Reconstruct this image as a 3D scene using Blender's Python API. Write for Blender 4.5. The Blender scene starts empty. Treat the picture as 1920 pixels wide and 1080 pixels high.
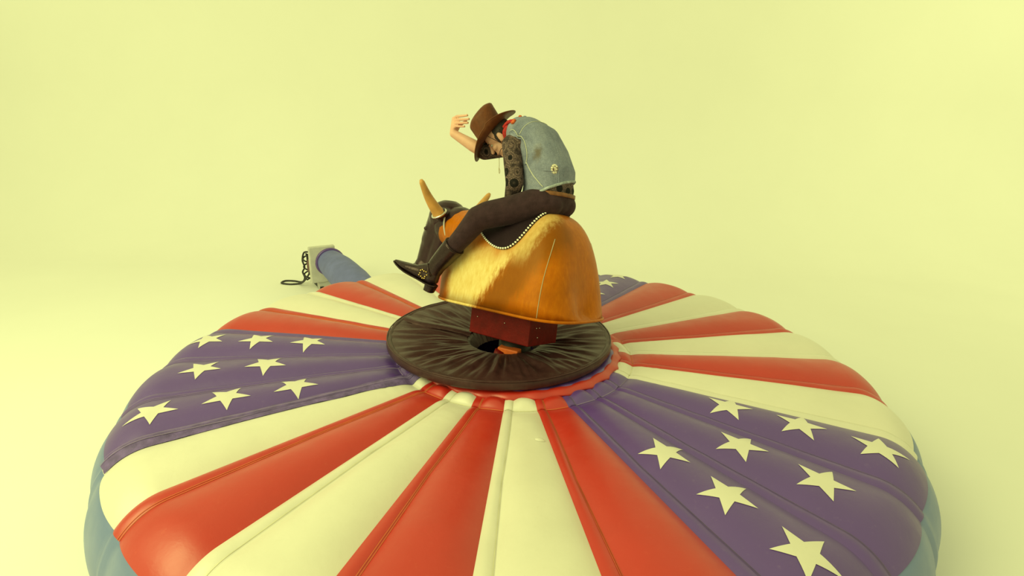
import bpy, bmesh, math, random
from mathutils import Vector, Matrix, noise
from mathutils.bvhtree import BVHTree
random.seed(4)
PI = math.pi
scene = bpy.context.scene
COL = scene.collection

# ------------------------------------------------------------------ camera
cd = bpy.data.cameras.new('camera'); cam = bpy.data.objects.new('camera', cd); COL.objects.link(cam)
cd.sensor_fit = 'HORIZONTAL'; cd.sensor_width = 36.0; cd.lens = 36.0 * 1005.875 / 1920.0
cd.clip_end = 200
PITCH, ROLL = 0.302, 0.022
cam.matrix_world = (Matrix.Translation((-0.027, -3.382, 2.052)) @ Matrix.Rotation(PI/2 - PITCH, 4, 'X') @ Matrix.Rotation(ROLL, 4, 'Z'))
scene.camera = cam

# ------------------------------------------------------------------ light
TINT = (0.955, 1.0, 0.40)
wd = bpy.data.worlds.new('studio_air'); scene.world = wd; wd.use_nodes = True
wb = wd.node_tree.nodes['Background']; wb.inputs[0].default_value = (*TINT, 1); wb.inputs[1].default_value = 0.74
def area(name, loc, target, size, power, color=TINT):
    l = bpy.data.lights.new(name, 'AREA'); l.shape = 'RECTANGLE'; l.size, l.size_y = size; l.energy = power; l.color = color
    o = bpy.data.objects.new(name, l); COL.objects.link(o); o.location = loc
    o.rotation_euler = (Vector(target) - Vector(loc)).to_track_quat('-Z', 'Y').to_euler()
    return o
area('key_softbox', (-4.2, -3.2, 4.8), (0, 0.2, 0.9), (4.4, 4.4), 300)
area('cyc_light_left', (-8.5, 1.0, 5.5), (-8.5, 6.6, 3.0), (3, 3), 75)
area('cyc_light_right', (8.5, 1.0, 5.5), (8.5, 6.6, 2.6), (3, 3), 120)
vs = scene.view_settings
vs.view_transform = 'Standard'; vs.look = 'None'; vs.gamma = 1; vs.use_curve_mapping = False; vs.exposure = 0.0

# ------------------------------------------------------------------ materials
class NT:
    def __init__(s, name):
        s.m = bpy.data.materials.new(name); s.m.use_nodes = True; s.t = s.m.node_tree; s.b = s.t.nodes['Principled BSDF']
    def n(s, typ, **kw):
        nd = s.t.nodes.new(typ)
        for k, v in kw.items():
            if k.startswith('i_'):
                nd.inputs[k[2:].replace('_', ' ')].default_value = v
            else: setattr(nd, k, v)
        return nd
    def l(s, a, b): s.t.links.new(a, b)
    def coords(s): return s.n('ShaderNodeTexCoord').outputs['Object']
    def ramp(s, fac, stops, interp='LINEAR'):
        r = s.n('ShaderNodeValToRGB'); r.color_ramp.interpolation = interp
        els = r.color_ramp.elements
        while len(els) < len(stops): els.new(0.5)
        for e, (p, c) in zip(els, stops):
            e.position = p; e.color = (*c, 1) if len(c) == 3 else c
        s.l(fac, r.inputs[0]); return r.outputs[0]
    def noise(s, scale, detail=4, rough=0.55, vec=None, dist=0.0):
        nd = s.n('ShaderNodeTexNoise'); nd.inputs['Scale'].default_value = scale; nd.inputs['Detail'].default_value = detail
        nd.inputs['Roughness'].default_value = rough; nd.inputs['Distortion'].default_value = dist
        s.l(vec if vec is not None else s.coords(), nd.inputs['Vector']); return nd.outputs['Fac']
    def mix(s, fac, a, b, mode='MIX'):
        nd = s.n('ShaderNodeMix', data_type='RGBA', blend_type=mode)
        for sock, v in ((nd.inputs[0], fac), (nd.inputs[6], a), (nd.inputs[7], b)):
            if hasattr(v, 'links') or hasattr(v, 'is_linked'): s.l(v, sock)
            elif isinstance(v, (tuple, list)): sock.default_value = (*v, 1)
            else: sock.default_value = v
        return nd.outputs[2]
    def bump(s, h, strength, dist=0.01):
        b = s.n('ShaderNodeBump'); b.inputs['Strength'].default_value = strength; b.inputs['Distance'].default_value = dist
        s.l(h, b.inputs['Height']); s.l(b.outputs[0], s.b.inputs['Normal'])
    def set(s, rough=0.5, metal=0.0, spec=0.5, tint=None, **kw):
        if tint: s.b.inputs['Specular Tint'].default_value = (*tint, 1)
        s.b.inputs['Roughness'].default_value = rough; s.b.inputs['Metallic'].default_value = metal
        s.b.inputs['Specular IOR Level'].default_value = spec
        for k, v in kw.items(): s.b.inputs[k.replace('_', ' ')].default_value = v
        return s
def simple(name, c, rough=0.5, metal=0.0, var=0.12, scale=12, spec=0.5, bump=0.0, bscale=60, **kw):
    t = NT(name).set(rough, metal, spec, **kw)
    f = t.noise(scale)
    t.l(t.ramp(f, [(0.3, tuple(x * (1 - var) for x in c)), (0.7, tuple(min(1, x * (1 + var)) for x in c))]), t.b.inputs['Base Color'])
    if bump: t.bump(t.noise(bscale, 3), bump)
    return t.m
def vinyl(name, c, worn, scuff):
    t = NT(name).set(0.40, 0, 0.7, IOR=1.6, Sheen_Weight=0.06, Sheen_Roughness=0.45)
    f = t.noise(3.0, 6, 0.6); g = t.noise(38, 5, 0.7)
    a = t.ramp(f, [(0.32, tuple(x * 0.93 for x in c)), (0.68, c)])
    sc = t.ramp(g, [(0.60, (0, 0, 0)), (0.80, (scuff,) * 3)])
    t.l(t.mix(sc, a, worn), t.b.inputs['Base Color'])
    w = t.ramp(t.noise(7, 4, 0.5), [(0.3, (0.36,) * 3), (0.7, (0.47,) * 3)])
    t.l(w, t.b.inputs['Roughness'])
    t.bump(t.noise(16, 5, 0.55, dist=0.4), 0.12, 0.012)
    return t.m
M = {}
M['white'] = vinyl('cream_white_vinyl', (0.745, 0.70, 0.63), (0.58, 0.53, 0.41), 0.25)
M['red'] = vinyl('red_vinyl', (0.51, 0.013, 0.004), (0.62, 0.11, 0.04), 0.25)
M['blue'] = vinyl('navy_vinyl', (0.098, 0.037, 0.27), (0.22, 0.14, 0.34), 0.30)
M['wall_blue'] = vinyl('side_blue_vinyl', (0.13, 0.19, 0.42), (0.2, 0.25, 0.4), 0.2)
M['stitch_red'] = simple('orange_thread', (0.62, 0.14, 0.05), 0.7)
M['stitch_blue'] = simple('mauve_thread', (0.22, 0.16, 0.34), 0.7)
M['stitch_white'] = simple('cream_thread', (0.72, 0.68, 0.52), 0.7)
M['flap'] = simple('faded_blue_canvas', (0.135, 0.085, 0.27), 0.7, var=0.35, scale=18, bump=0.4)
M['cyc'] = simple('painted_cyclorama', (0.86, 0.85, 0.83), 0.85, var=0.012, scale=0.7, spec=0.15)
M['black_cloth'] = simple('black_trouser_cotton', (0.036, 0.018, 0.026), 0.85, var=0.25, scale=25, spec=0.25, bump=0.35, bscale=120, Sheen_Weight=0.06, tint=(1.0, 0.72, 0.72))
M['black_leather'] = simple('black_boot_leather', (0.015, 0.008, 0.010), 0.26, var=0.3, scale=20, bump=0.25, bscale=30, tint=(1.0, 0.72, 0.72))
M['black_saddle'] = simple('black_saddle_pad', (0.014, 0.007, 0.012), 0.75, var=0.2, spec=0.25, bump=0.2, bscale=90, tint=(1.0, 0.72, 0.72))
M['head_black'] = simple('black_head_plastic', (0.024, 0.010, 0.016), 0.30, var=0.3, scale=14, bump=0.12, bscale=22, tint=(1.0, 0.72, 0.72))
M['dark'] = simple('dark_metal', (0.012, 0.010, 0.012), 0.5)
M['box_red'] = simple('dark_red_paint', (0.135, 0.004, 0.004), 0.5, spec=0.25, var=0.25, scale=16, bump=0.15, tint=(1.0, 0.72, 0.72))
M['orange'] = simple('orange_paint', (0.85, 0.17, 0.035), 0.5)
M['chrome'] = simple('bright_metal', (0.75, 0.73, 0.68), 0.22, 1.0, var=0.05)
M['rhine'] = simple('white_rhinestone', (0.9, 0.88, 0.8), 0.15, 0.0, var=0.03, spec=0.9)
M['gold'] = simple('gold_stud', (0.85, 0.62, 0.22), 0.2, 1.0, var=0.05)
M['horn'] = simple('tan_horn', (0.62, 0.31, 0.085), 0.45, var=0.22, scale=9)
M['skin'] = simple('skin', (0.72, 0.40, 0.30), 0.5, var=0.08, scale=16, Subsurface_Weight=0.08, Subsurface_Radius=(0.02, 0.008, 0.004))
M['hair'] = simple('dark_brown_hair', (0.022, 0.012, 0.010), 0.55, var=0.4, scale=60, bump=0.5, bscale=90)
M['cord'] = simple('pale_cord', (0.45, 0.36, 0.22), 0.8)
M['dark_cord'] = simple('dark_leather_cord', (0.05, 0.02, 0.012), 0.7)
M['cream_piping'] = simple('cream_denim_seam', (0.50, 0.50, 0.44), 0.8)
M['redcloth'] = simple('red_bandana_cotton', (0.42, 0.016, 0.014), 0.8, var=0.3, scale=40)
M['orangecloth'] = simple('orange_felt', (0.62, 0.12, 0.03), 0.85, var=0.3, scale=60)
M['belt'] = simple('tan_belt_leather', (0.19, 0.07, 0.02), 0.5, var=0.35, scale=30)
M['grey_metal'] = simple('pale_grey_housing', (0.55, 0.53, 0.50), 0.45, var=0.1, scale=10)
M['maroon'] = simple('maroon_motor', (0.11, 0.03, 0.03), 0.5)
M['tube'] = simple('blue_grey_nylon', (0.13, 0.145, 0.40), 0.6, var=0.12, scale=8, bump=0.3, bscale=18)
M['cable'] = simple('black_cable_rubber', (0.02, 0.017, 0.02), 0.5)
M['fringe'] = simple('pale_frayed_denim', (0.34, 0.38, 0.42), 0.9, var=0.4, scale=45)
M['eye'] = simple('eye', (0.5, 0.45, 0.4), 0.2)
M['lip'] = simple('lip', (0.42, 0.16, 0.13), 0.5)

def hide_material():
    t = NT('golden_cow_hide').set(0.42, 0, 0.28, tint=(1.0, 0.75, 0.35), Sheen_Weight=0.05, Sheen_Roughness=0.35)
    t.b.inputs['Sheen Tint'].default_value = (1.0, 0.8, 0.45, 1)
    oc = t.coords()
    sep = t.n('ShaderNodeSeparateXYZ'); t.l(oc, sep.inputs[0])
    # hair direction streaks : noise squeezed across the fall of the coat
    mp = t.n('ShaderNodeMapping'); mp.inputs['Scale'].default_value = (30, 30, 9); mp.inputs['Rotation'].default_value = (0, 0.7, 0)
    t.l(oc, mp.inputs['Vector'])
    streak = t.noise(1.6, 5, 0.65, mp.outputs[0])
    blot = t.noise(4.2, 5, 0.6, oc, 0.5)
    # pale coat patch plus painted-in key-light sheen: low flank towards chest, slanting edge
    def mth(op, a, b, c=None):
        nd = t.n('ShaderNodeMath', operation=op)
        for sck, v in zip(nd.inputs, (a, b, c)):
            if v is None: continue
            if hasattr(v, 'is_linked'): t.l(v, sck)
            else: sck.default_value = v
        return nd.outputs[0]
    def clampmap(v, a, b):
        nd = t.n('ShaderNodeMapRange', interpolation_type='SMOOTHSTEP'); t.l(v, nd.inputs[0])
        nd.inputs[1].default_value = a; nd.inputs[2].default_value = b; return nd.outputs[0]
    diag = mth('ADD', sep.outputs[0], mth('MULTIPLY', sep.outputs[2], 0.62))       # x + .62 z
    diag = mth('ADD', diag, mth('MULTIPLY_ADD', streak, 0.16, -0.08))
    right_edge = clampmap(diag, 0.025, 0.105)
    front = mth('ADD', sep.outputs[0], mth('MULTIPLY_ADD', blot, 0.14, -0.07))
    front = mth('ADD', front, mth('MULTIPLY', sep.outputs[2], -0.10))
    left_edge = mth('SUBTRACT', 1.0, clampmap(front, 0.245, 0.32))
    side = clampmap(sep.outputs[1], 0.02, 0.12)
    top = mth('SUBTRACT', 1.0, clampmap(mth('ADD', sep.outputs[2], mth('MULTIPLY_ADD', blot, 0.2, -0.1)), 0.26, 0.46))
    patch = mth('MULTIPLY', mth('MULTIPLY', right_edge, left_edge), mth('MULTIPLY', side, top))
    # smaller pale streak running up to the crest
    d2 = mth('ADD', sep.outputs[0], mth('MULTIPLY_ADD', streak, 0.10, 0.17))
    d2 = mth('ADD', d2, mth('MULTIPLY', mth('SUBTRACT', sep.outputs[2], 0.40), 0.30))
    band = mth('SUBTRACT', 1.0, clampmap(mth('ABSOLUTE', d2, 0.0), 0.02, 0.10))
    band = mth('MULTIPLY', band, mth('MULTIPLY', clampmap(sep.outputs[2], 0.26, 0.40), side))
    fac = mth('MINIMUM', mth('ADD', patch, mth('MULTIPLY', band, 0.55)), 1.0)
    gold = t.ramp(streak, [(0.25, (0.42, 0.100, 0.002)), (0.55, (0.50, 0.130, 0.002)), (0.8, (0.58, 0.175, 0.004))])
    dk = t.ramp(blot, [(0.35, (0.78,) * 3), (0.6, (1,) * 3)])
    gold = t.mix(1.0, gold, dk, 'MULTIPLY')
    dband = mth('SUBTRACT', 1.0, clampmap(mth('ABSOLUTE', mth('ADD', diag, 0.06), 0.0), 0.05, 0.17))
    gold = t.mix(mth('MULTIPLY', mth('MULTIPLY', dband, side), 0.75), gold, (0.20, 0.058, 0.003))
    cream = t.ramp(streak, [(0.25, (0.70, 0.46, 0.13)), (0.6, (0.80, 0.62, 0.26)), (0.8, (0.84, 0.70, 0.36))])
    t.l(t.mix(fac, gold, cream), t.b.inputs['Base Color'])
    t.bump(streak, 0.15, 0.004)
    return t.m
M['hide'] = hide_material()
def lace_material():
    t = NT('black_lace_over_skin').set(0.8, 0, 0.2)
    oc = t.coords()
    v = t.n('ShaderNodeTexVoronoi', feature='F1'); v.inputs['Scale'].default_value = 13; v.inputs['Randomness'].default_value = 0.35; t.l(oc, v.inputs['Vector'])
    fl = t.ramp(v.outputs['Distance'], [(0.0, (0.006, 0.004, 0.005)), (0.08, (0.05, 0.035, 0.035)), (0.15, (0.008, 0.006, 0.007)), (0.34, (0.012, 0.009, 0.010)), (0.40, (0.20, 0.13, 0.12)), (0.46, (0.07, 0.045, 0.05)), (0.54, (0.18, 0.12, 0.11)), (0.7, (0.06, 0.04, 0.042))])
    fine = t.n('ShaderNodeTexVoronoi', feature='DISTANCE_TO_EDGE'); fine.inputs['Scale'].default_value = 85; t.l(oc, fine.inputs['Vector'])
    fr = t.ramp(fine.outputs['Distance'], [(0.02, (0.45,) * 3), (0.22, (1.15,) * 3)])
    t.l(t.mix(1.0, fl, fr, 'MULTIPLY'), t.b.inputs['Base Color'])
    t.bump(v.outputs['Distance'], 0.3, 0.004)
    return t.m
M['lace'] = lace_material()
def denim_material():
    t = NT('washed_denim').set(0.85, 0, 0.2)
    oc = t.coords()
    f = t.noise(9, 6, 0.65, oc, 0.4); g = t.noise(160, 2, 0.5, oc)
    base = t.ramp(f, [(0.28, (0.14, 0.155, 0.235)), (0.5, (0.225, 0.245, 0.34)), (0.75, (0.30, 0.315, 0.40))])
    wv = t.ramp(g, [(0.3, (0.8,) * 3), (0.7, (1.12,) * 3)])
    base = t.mix(1.0, base, wv, 'MULTIPLY')
    # brown stain on the side of the vest
    mp = t.n('ShaderNodeMapping', vector_type='TEXTURE'); mp.inputs['Location'].default_value = (-0.16 + 0.25, 0.165, 0.962 - 0.60); mp.inputs['Scale'].default_value = (0.065, 0.09, 0.115)
    t.l(oc, mp.inputs['Vector'])
    ln = t.n('ShaderNodeVectorMath', operation='LENGTH'); t.l(mp.outputs[0], ln.inputs[0])
    ad = t.n('ShaderNodeMath', operation='MULTIPLY_ADD'); t.l(t.noise(30, 4), ad.inputs[0]); ad.inputs[1].default_value = 0.9; t.l(ln.outputs['Value'], ad.inputs[2])
    st = t.ramp(ad.outputs[0], [(0.55, (0.75,) * 3), (1.0, (0, 0, 0))])
    t.l(t.mix(st, base, (0.13, 0.095, 0.055)), t.b.inputs['Base Color'])
    t.bump(t.noise(22, 5, 0.6, oc, 0.8), 0.45, 0.01)
    return t.m
M['denim'] = denim_material()
def hat_material():
    t = NT('brown_hat_leather').set(0.50, 0, 0.32, tint=(1.0, 0.75, 0.6))
    oc = t.coords()
    f = t.noise(26, 6, 0.7, oc, 0.6); g = t.noise(9, 4, 0.6, oc)
    a = t.ramp(f, [(0.3, (0.050, 0.013, 0.006)), (0.55, (0.125, 0.036, 0.014)), (0.8, (0.22, 0.075, 0.026))])
    t.l(t.mix(0.5, a, t.ramp(g, [(0.3, (0.08, 0.022, 0.010)), (0.7, (0.16, 0.05, 0.018))])), t.b.inputs['Base Color'])
    t.bump(f, 0.25, 0.004)
    return t.m
M['hat'] = hat_material()
def disc_material():
    t = NT('dark_brown_leather').set(0.36, 0, 0.38, tint=(1.0, 0.72, 0.72))
    oc = t.coords()
    f = t.noise(14, 5, 0.6, oc, 0.5)
    t.l(t.ramp(f, [(0.3, (0.034, 0.013, 0.016)), (0.7, (0.062, 0.028, 0.030))]), t.b.inputs['Base Color'])
    t.bump(t.noise(60, 4, 0.6, oc), 0.2, 0.004)
    return t.m
M['disc'] = disc_material()
def patch_material():
    t = NT('embroidered_patch').set(0.9, 0, 0.1)
    oc = t.coords()
    v = t.n('ShaderNodeTexVoronoi'); v.inputs['Scale'].default_value = 95; t.l(oc, v.inputs['Vector'])
    t.l(t.ramp(v.outputs['Distance'], [(0.30, (0.80, 0.75, 0.62)), (0.55, (0.55, 0.48, 0.38)), (0.8, (0.12, 0.07, 0.06))]), t.b.inputs['Base Color'])
    return t.m
M['patch'] = patch_material()

# ------------------------------------------------------------------ mesh helpers
def link(name, me, mat, parent=None, smooth=True):
    me.name = name
    if mat: me.materials.clear(); me.materials.append(M[mat] if isinstance(mat, str) else mat)
    for p in me.polygons: p.use_smooth = smooth
    o = bpy.data.objects.new(name, me); COL.objects.link(o)
    if parent: o.parent = parent
    return o
def mesh(name, v, f, mat, parent=None, smooth=True):
    me = bpy.data.meshes.new(name); me.from_pydata([tuple(p) for p in v], [], f); me.update()
    bm = bmesh.new(); bm.from_mesh(me); bmesh.ops.recalc_face_normals(bm, faces=bm.faces); bm.to_mesh(me); bm.free()
    return link(name, me, mat, parent, smooth)
def empty(name, loc, rotm, label, cat, group=None):
    o = bpy.data.objects.new(name, None); COL.objects.link(o); o.empty_display_size = 0.2
    o.matrix_world = Matrix.Translation(loc) @ rotm.to_4x4()
    o['label'] = label; o['category'] = cat
    if group: o['group'] = group
    return o
def grid_faces(nu, nv, wrap_v=False):
    F = []
    for i in range(nu - 1):
        for j in range(nv if wrap_v else nv - 1):
            a, b = i * nv + j, i * nv + (j + 1) % nv
            F.append((a, b, b + nv, a + nv))
    return F
def rings_mesh(rings, cap=True):
    n = len(rings[0]); V = [p for r in rings for p in r]; F = grid_faces(len(rings), n, True)
    if cap:
        F.append(tuple(range(n - 1, -1, -1))); F.append(tuple(range((len(rings) - 1) * n, len(rings) * n)))
    return V, F
def frame_of(d):
    d = d.normalized(); a = Vector((0, 0, 1)) if abs(d.z) < 0.9 else Vector((1, 0, 0))
    u = d.cross(a).normalized(); return u, d.cross(u).normalized()
def tube_vf(pts, rad, n=8, closed=False):
    pts = [Vector(p) for p in pts]; m = len(pts); rings = []
    prev = None
    for i, p in enumerate(pts):
        d = (pts[(i + 1) % m] - pts[i - 1]) if closed else (pts[min(i + 1, m - 1)] - pts[max(i - 1, 0)])
        d.normalize()
        if prev is None: u, w = frame_of(d)
        else:
            u = (prev - d * prev.dot(d)).normalized(); w = d.cross(u)
        prev = u
        r = rad[i] if isinstance(rad, (list, tuple)) else rad
        rings.append([p + (u * math.cos(2*PI*k/n) + w * math.sin(2*PI*k/n)) * r for k in range(n)])
    V = [q for r in rings for q in r]; F = grid_faces(m, n, True)
    if closed:
        for j in range(n):
            a, b = (m - 1) * n + j, (m - 1) * n + (j + 1) % n
            F.append((a, b, (j + 1) % n, j))
    else:
        F.append(tuple(range(n - 1, -1, -1))); F.append(tuple(range((m - 1) * n, m * n)))
    return V, F
def tube(name, pts, rad, mat, parent=None, n=8, closed=False):
    V, F = tube_vf(pts, rad, n, closed); return mesh(name, V, F, mat, parent)
def spline(pts, per=8):
    P = [Vector(p) for p in pts]; out = []
    for i in range(len(P) - 1):
        p0, p1, p2, p3 = P[max(i-1, 0)], P[i], P[i+1], P[min(i+2, len(P)-1)]
        for k in range(per):
            t = k / per
            out.append(0.5 * ((2*p1) + (p2-p0)*t + (2*p0-5*p1+4*p2-p3)*t*t + (-p0+3*p1-3*p2+p3)*t**3))
    out.append(P[-1]); return out
def box_vf(c, h, R=None):
    R = R or Matrix.Identity(3); c = Vector(c)
    V = [c + R @ Vector((x*h[0], y*h[1], z*h[2])) for x in (-1, 1) for y in (-1, 1) for z in (-1, 1)]
    return V, [(0,1,3,2),(4,6,7,5),(0,4,5,1),(2,3,7,6),(0,2,6,4),(1,5,7,3)]
def box(name, c, h, mat, parent=None, bevel=0.0, R=None):
    V, F = box_vf(c, h, R); o = mesh(name, V, F, mat, parent, smooth=False)
    if bevel:
        bm = bmesh.new(); bm.from_mesh(o.data)
        bmesh.ops.bevel(bm, geom=bm.edges[:], offset=bevel, segments=2, affect='EDGES', profile=0.5)
        bm.to_mesh(o.data); bm.free()
    return o
class Union:
    """closed shells that are fused into one continuous skin"""
    def __init__(s): s.V = []; s.F = []
    def add(s, V, F):
        o = len(s.V); s.V += [Vector(v) for v in V]; s.F += [tuple(i + o for i in f) for f in F]; return s
    def cap(s, a, ra, b, rb, n=16):
        a, b = Vector(a), Vector(b); d = (b - a).normalized(); u, w = frame_of(d); rings = []
        for k in range(1, 6):
            t = k / 5 * PI / 2; rings.append((a - d * ra * math.cos(t), ra * math.sin(t)))
        for k in range(5):
            t = k / 5 * PI / 2; rings.append((b + d * rb * math.sin(t), rb * math.cos(t)))
        V, F = rings_mesh([[c + (u * math.cos(2*PI*j/n) + w * math.sin(2*PI*j/n)) * r for j in range(n)] for c, r in rings])
        return s.add(V, F)
    def chain(s, pts):
        for (a, ra), (b, rb) in zip(pts, pts[1:]): s.cap(a, ra, b, rb)
        return s
    def ell(s, c, r, R=None, n=20):
        R = R or Matrix.Identity(3); c = Vector(c); rings = []
        for i in range(1, n // 2):
            t = PI * i / (n // 2)
            rings.append([c + R @ Vector((r[0]*math.sin(t)*math.cos(2*PI*j/n), r[1]*math.sin(t)*math.sin(2*PI*j/n), r[2]*math.cos(t))) for j in range(n)])
        V, F = rings_mesh(rings); return s.add(V, F)
    def loft(s, st, lateral=(0, 1, 0), n=24, p=2.3):
        """st: list of (centre, half width across, half depth); cross sections square to the path"""
        L = Vector(lateral).normalized(); rings = []
        C = [Vector(a[0]) for a in st]
        for i, (c, a, b) in enumerate(st):
            d = (C[min(i+1, len(C)-1)] - C[max(i-1, 0)]).normalized()
            l = (L - d * L.dot(d)).normalized(); w = d.cross(l); r = []
            for k in range(n):
                t = 2*PI*k/n; ct, sn = math.cos(t), math.sin(t)
                r.append(C[i] + l * a * math.copysign(abs(ct)**(2/p), ct) + w * b * math.copysign(abs(sn)**(2/p), sn))
            rings.append(r)
        V, F = rings_mesh(rings); return s.add(V, F)
    def skin(s, name, voxel, smooth, mat, parent, offset=(0, 0, 0), cuts=()):
        off = Vector(offset)
        me = bpy.data.meshes.new(name); me.from_pydata([tuple(v - off) for v in s.V], [], s.F); me.update()
        bm = bmesh.new(); bm.from_mesh(me); bmesh.ops.recalc_face_normals(bm, faces=bm.faces); bm.to_mesh(me); bm.free()
        o = bpy.data.objects.new('tmp', me); COL.objects.link(o)
        m = o.modifiers.new('r', 'REMESH'); m.mode = 'VOXEL'; m.voxel_size = voxel; m.use_smooth_shade = True
        if smooth:
            k = o.modifiers.new('s', 'SMOOTH'); k.factor = 0.5; k.iterations = smooth
        dg = bpy.context.evaluated_depsgraph_get(); ev = o.evaluated_get(dg)
        nm = bpy.data.meshes.new_from_object(ev, depsgraph=dg)
        bpy.data.objects.remove(o); bpy.data.meshes.remove(me)
        if cuts:
            bm = bmesh.new(); bm.from_mesh(nm)
            for co, no in cuts:
                bmesh.ops.bisect_plane(bm, geom=bm.verts[:] + bm.edges[:] + bm.faces[:], plane_co=Vector(co) - off, plane_no=Vector(no), clear_outer=True)
                ed = [e for e in bm.edges if e.is_boundary]
                if ed: bmesh.ops.holes_fill(bm, edges=ed)
            bm.to_mesh(nm); bm.free()
        return link(name, nm, mat, parent)
def bvh_of(o):
    return BVHTree.FromPolygons([v.co.copy() for v in o.data.vertices], [tuple(p.vertices) for p in o.data.polygons])
def snap(tree, pts, lift=0.0):
    out = []
    for p in pts:
        co, no, _, _ = tree.find_nearest(Vector(p)); out.append(co + no * lift)
    return out

# ------------------------------------------------------------------ the setting: seamless cyclorama
def structure(o): o['kind'] = 'structure'; return o
W_, YB, RC, HT = 40.0, 6.6, 2.6, 11.0
structure(mesh('floor', [(-W_, -9, 0), (W_, -9, 0), (W_, YB - RC, 0), (-W_, YB - RC, 0)], [(0, 1, 2, 3)], 'cyc'))
prof = [(YB - RC + RC * math.sin(t), RC - RC * math.cos(t)) for t in [PI/2 * i / 32 for i in range(33)]] + [(YB, HT)]
structure(mesh('wall_back', [(x, y, z) for (y, z) in prof for x in (-W_, W_)], grid_faces(len(prof), 2), 'cyc'))

# ------------------------------------------------------------------ inflatable mattress
NSEG = 27; PH0 = -1.644; DK = 2 * PI / NSEG; Z0 = 0.55
mat_e = empty('inflatable_mattress', (0, 0, 0), Matrix.Identity(3), 'round inflatable bull-riding mattress with red, white and starry blue wedges under the golden bull', 'inflatable')
R_IN, R_CREASE, R_FLAT, EA, EB = 0.685, 0.792, 2.10, 0.27, 0.33
def strip_frac(r):
    t = max(0.0, min(1.0, (r - 0.7) / 0.7)); return 0.29 + (0.168 - 0.29) * t
def prof_pt(u):
    """u in metres along the profile: returns r, z, normal (nr, nz)"""
    r = R_IN + u
    if r <= R_FLAT:
        z = Z0
        if r < R_CREASE: z = Z0 + 0.012 - 0.022 * ((r - R_IN) / (R_CREASE - R_IN)) ** 3
        else: z = Z0 - 0.010 * max(0, 1 - (r - R_CREASE) / 0.05)
        return r, z, 0.0, 1.0
    ph = (r - R_FLAT) / 0.30
    return R_FLAT + EA * math.sin(ph), Z0 - EB * (1 - math.cos(ph)), math.sin(ph), math.cos(ph)
PH_END = 0.75
U_END = R_FLAT - R_IN + 0.30 * PH_END
def surf(k, u, lift=0.0):
    i = math.floor(k); fr = k - i
    r, z, nr, nz = prof_pt(u); rr = R_IN + u
    sf = strip_frac(rr); a = PH0 + k * DK; b = 0.0
    if fr > sf:
        t = (fr - sf) / (1 - sf); wd_ = min(rr, 2.3) * DK * (1 - sf)
        shp = 1 - abs(2 * t - 1) ** 2.3
        if rr < R_CREASE:
            q = (rr - R_IN) / (R_CREASE - R_IN); b = 0.020 * shp * math.sin(PI * min(1, q * 0.92 + 0.08))
        else:
            q = min(1, (rr - R_CREASE) / 0.16); q = math.sin(q * PI / 2)
            b = 0.14 * wd_ * shp * q * (1 - 0.62 * max(0.0, min(1.0, (rr - 1.75) / 0.6)))
            b += 0.0022 * math.sin(rr * 150 + 3 * math.sin(i * 7.0)) * shp * max(0, 1 - abs(rr - 0.92) / 0.14)
        b += 0.004 * shp * noise.noise(Vector((rr * 4.0, fr * 2.0, i * 3.7)))
    else:
        t = fr / sf; b = math.sin(PI * t) * (0.011 if rr > R_CREASE else 0.006)
        b += 0.004 * math.sin(PI * t) * noise.noise(Vector((rr * 9.0, 0.3, i * 5.1)))
    b += lift
    r += nr * b; z += nz * b
    return Vector((r * math.cos(a), r * math.sin(a), z))
def us(n0=8, n1=46, n2=14):
    L = [(R_CREASE - R_IN) * i / n0 for i in range(n0)]
    a, b = R_CREASE - R_IN, R_FLAT - R_IN
    L += [a + (b - a) * (i / n1) ** 1.15 for i in range(n1)]
    L += [b + (U_END - b) * i / n2 for i in range(n2 + 1)]
    return L
UL = us()
KIND = ['white', 'red', 'blue', 'blue', 'blue', 'white', 'red', 'white', 'red']
STARS = {2: (1.40, 1.75, 2.09), 3: (1.575, 1.94), 4: (1.40, 1.75, 2.09)}
def r_to_u(r): return r - R_IN
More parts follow.
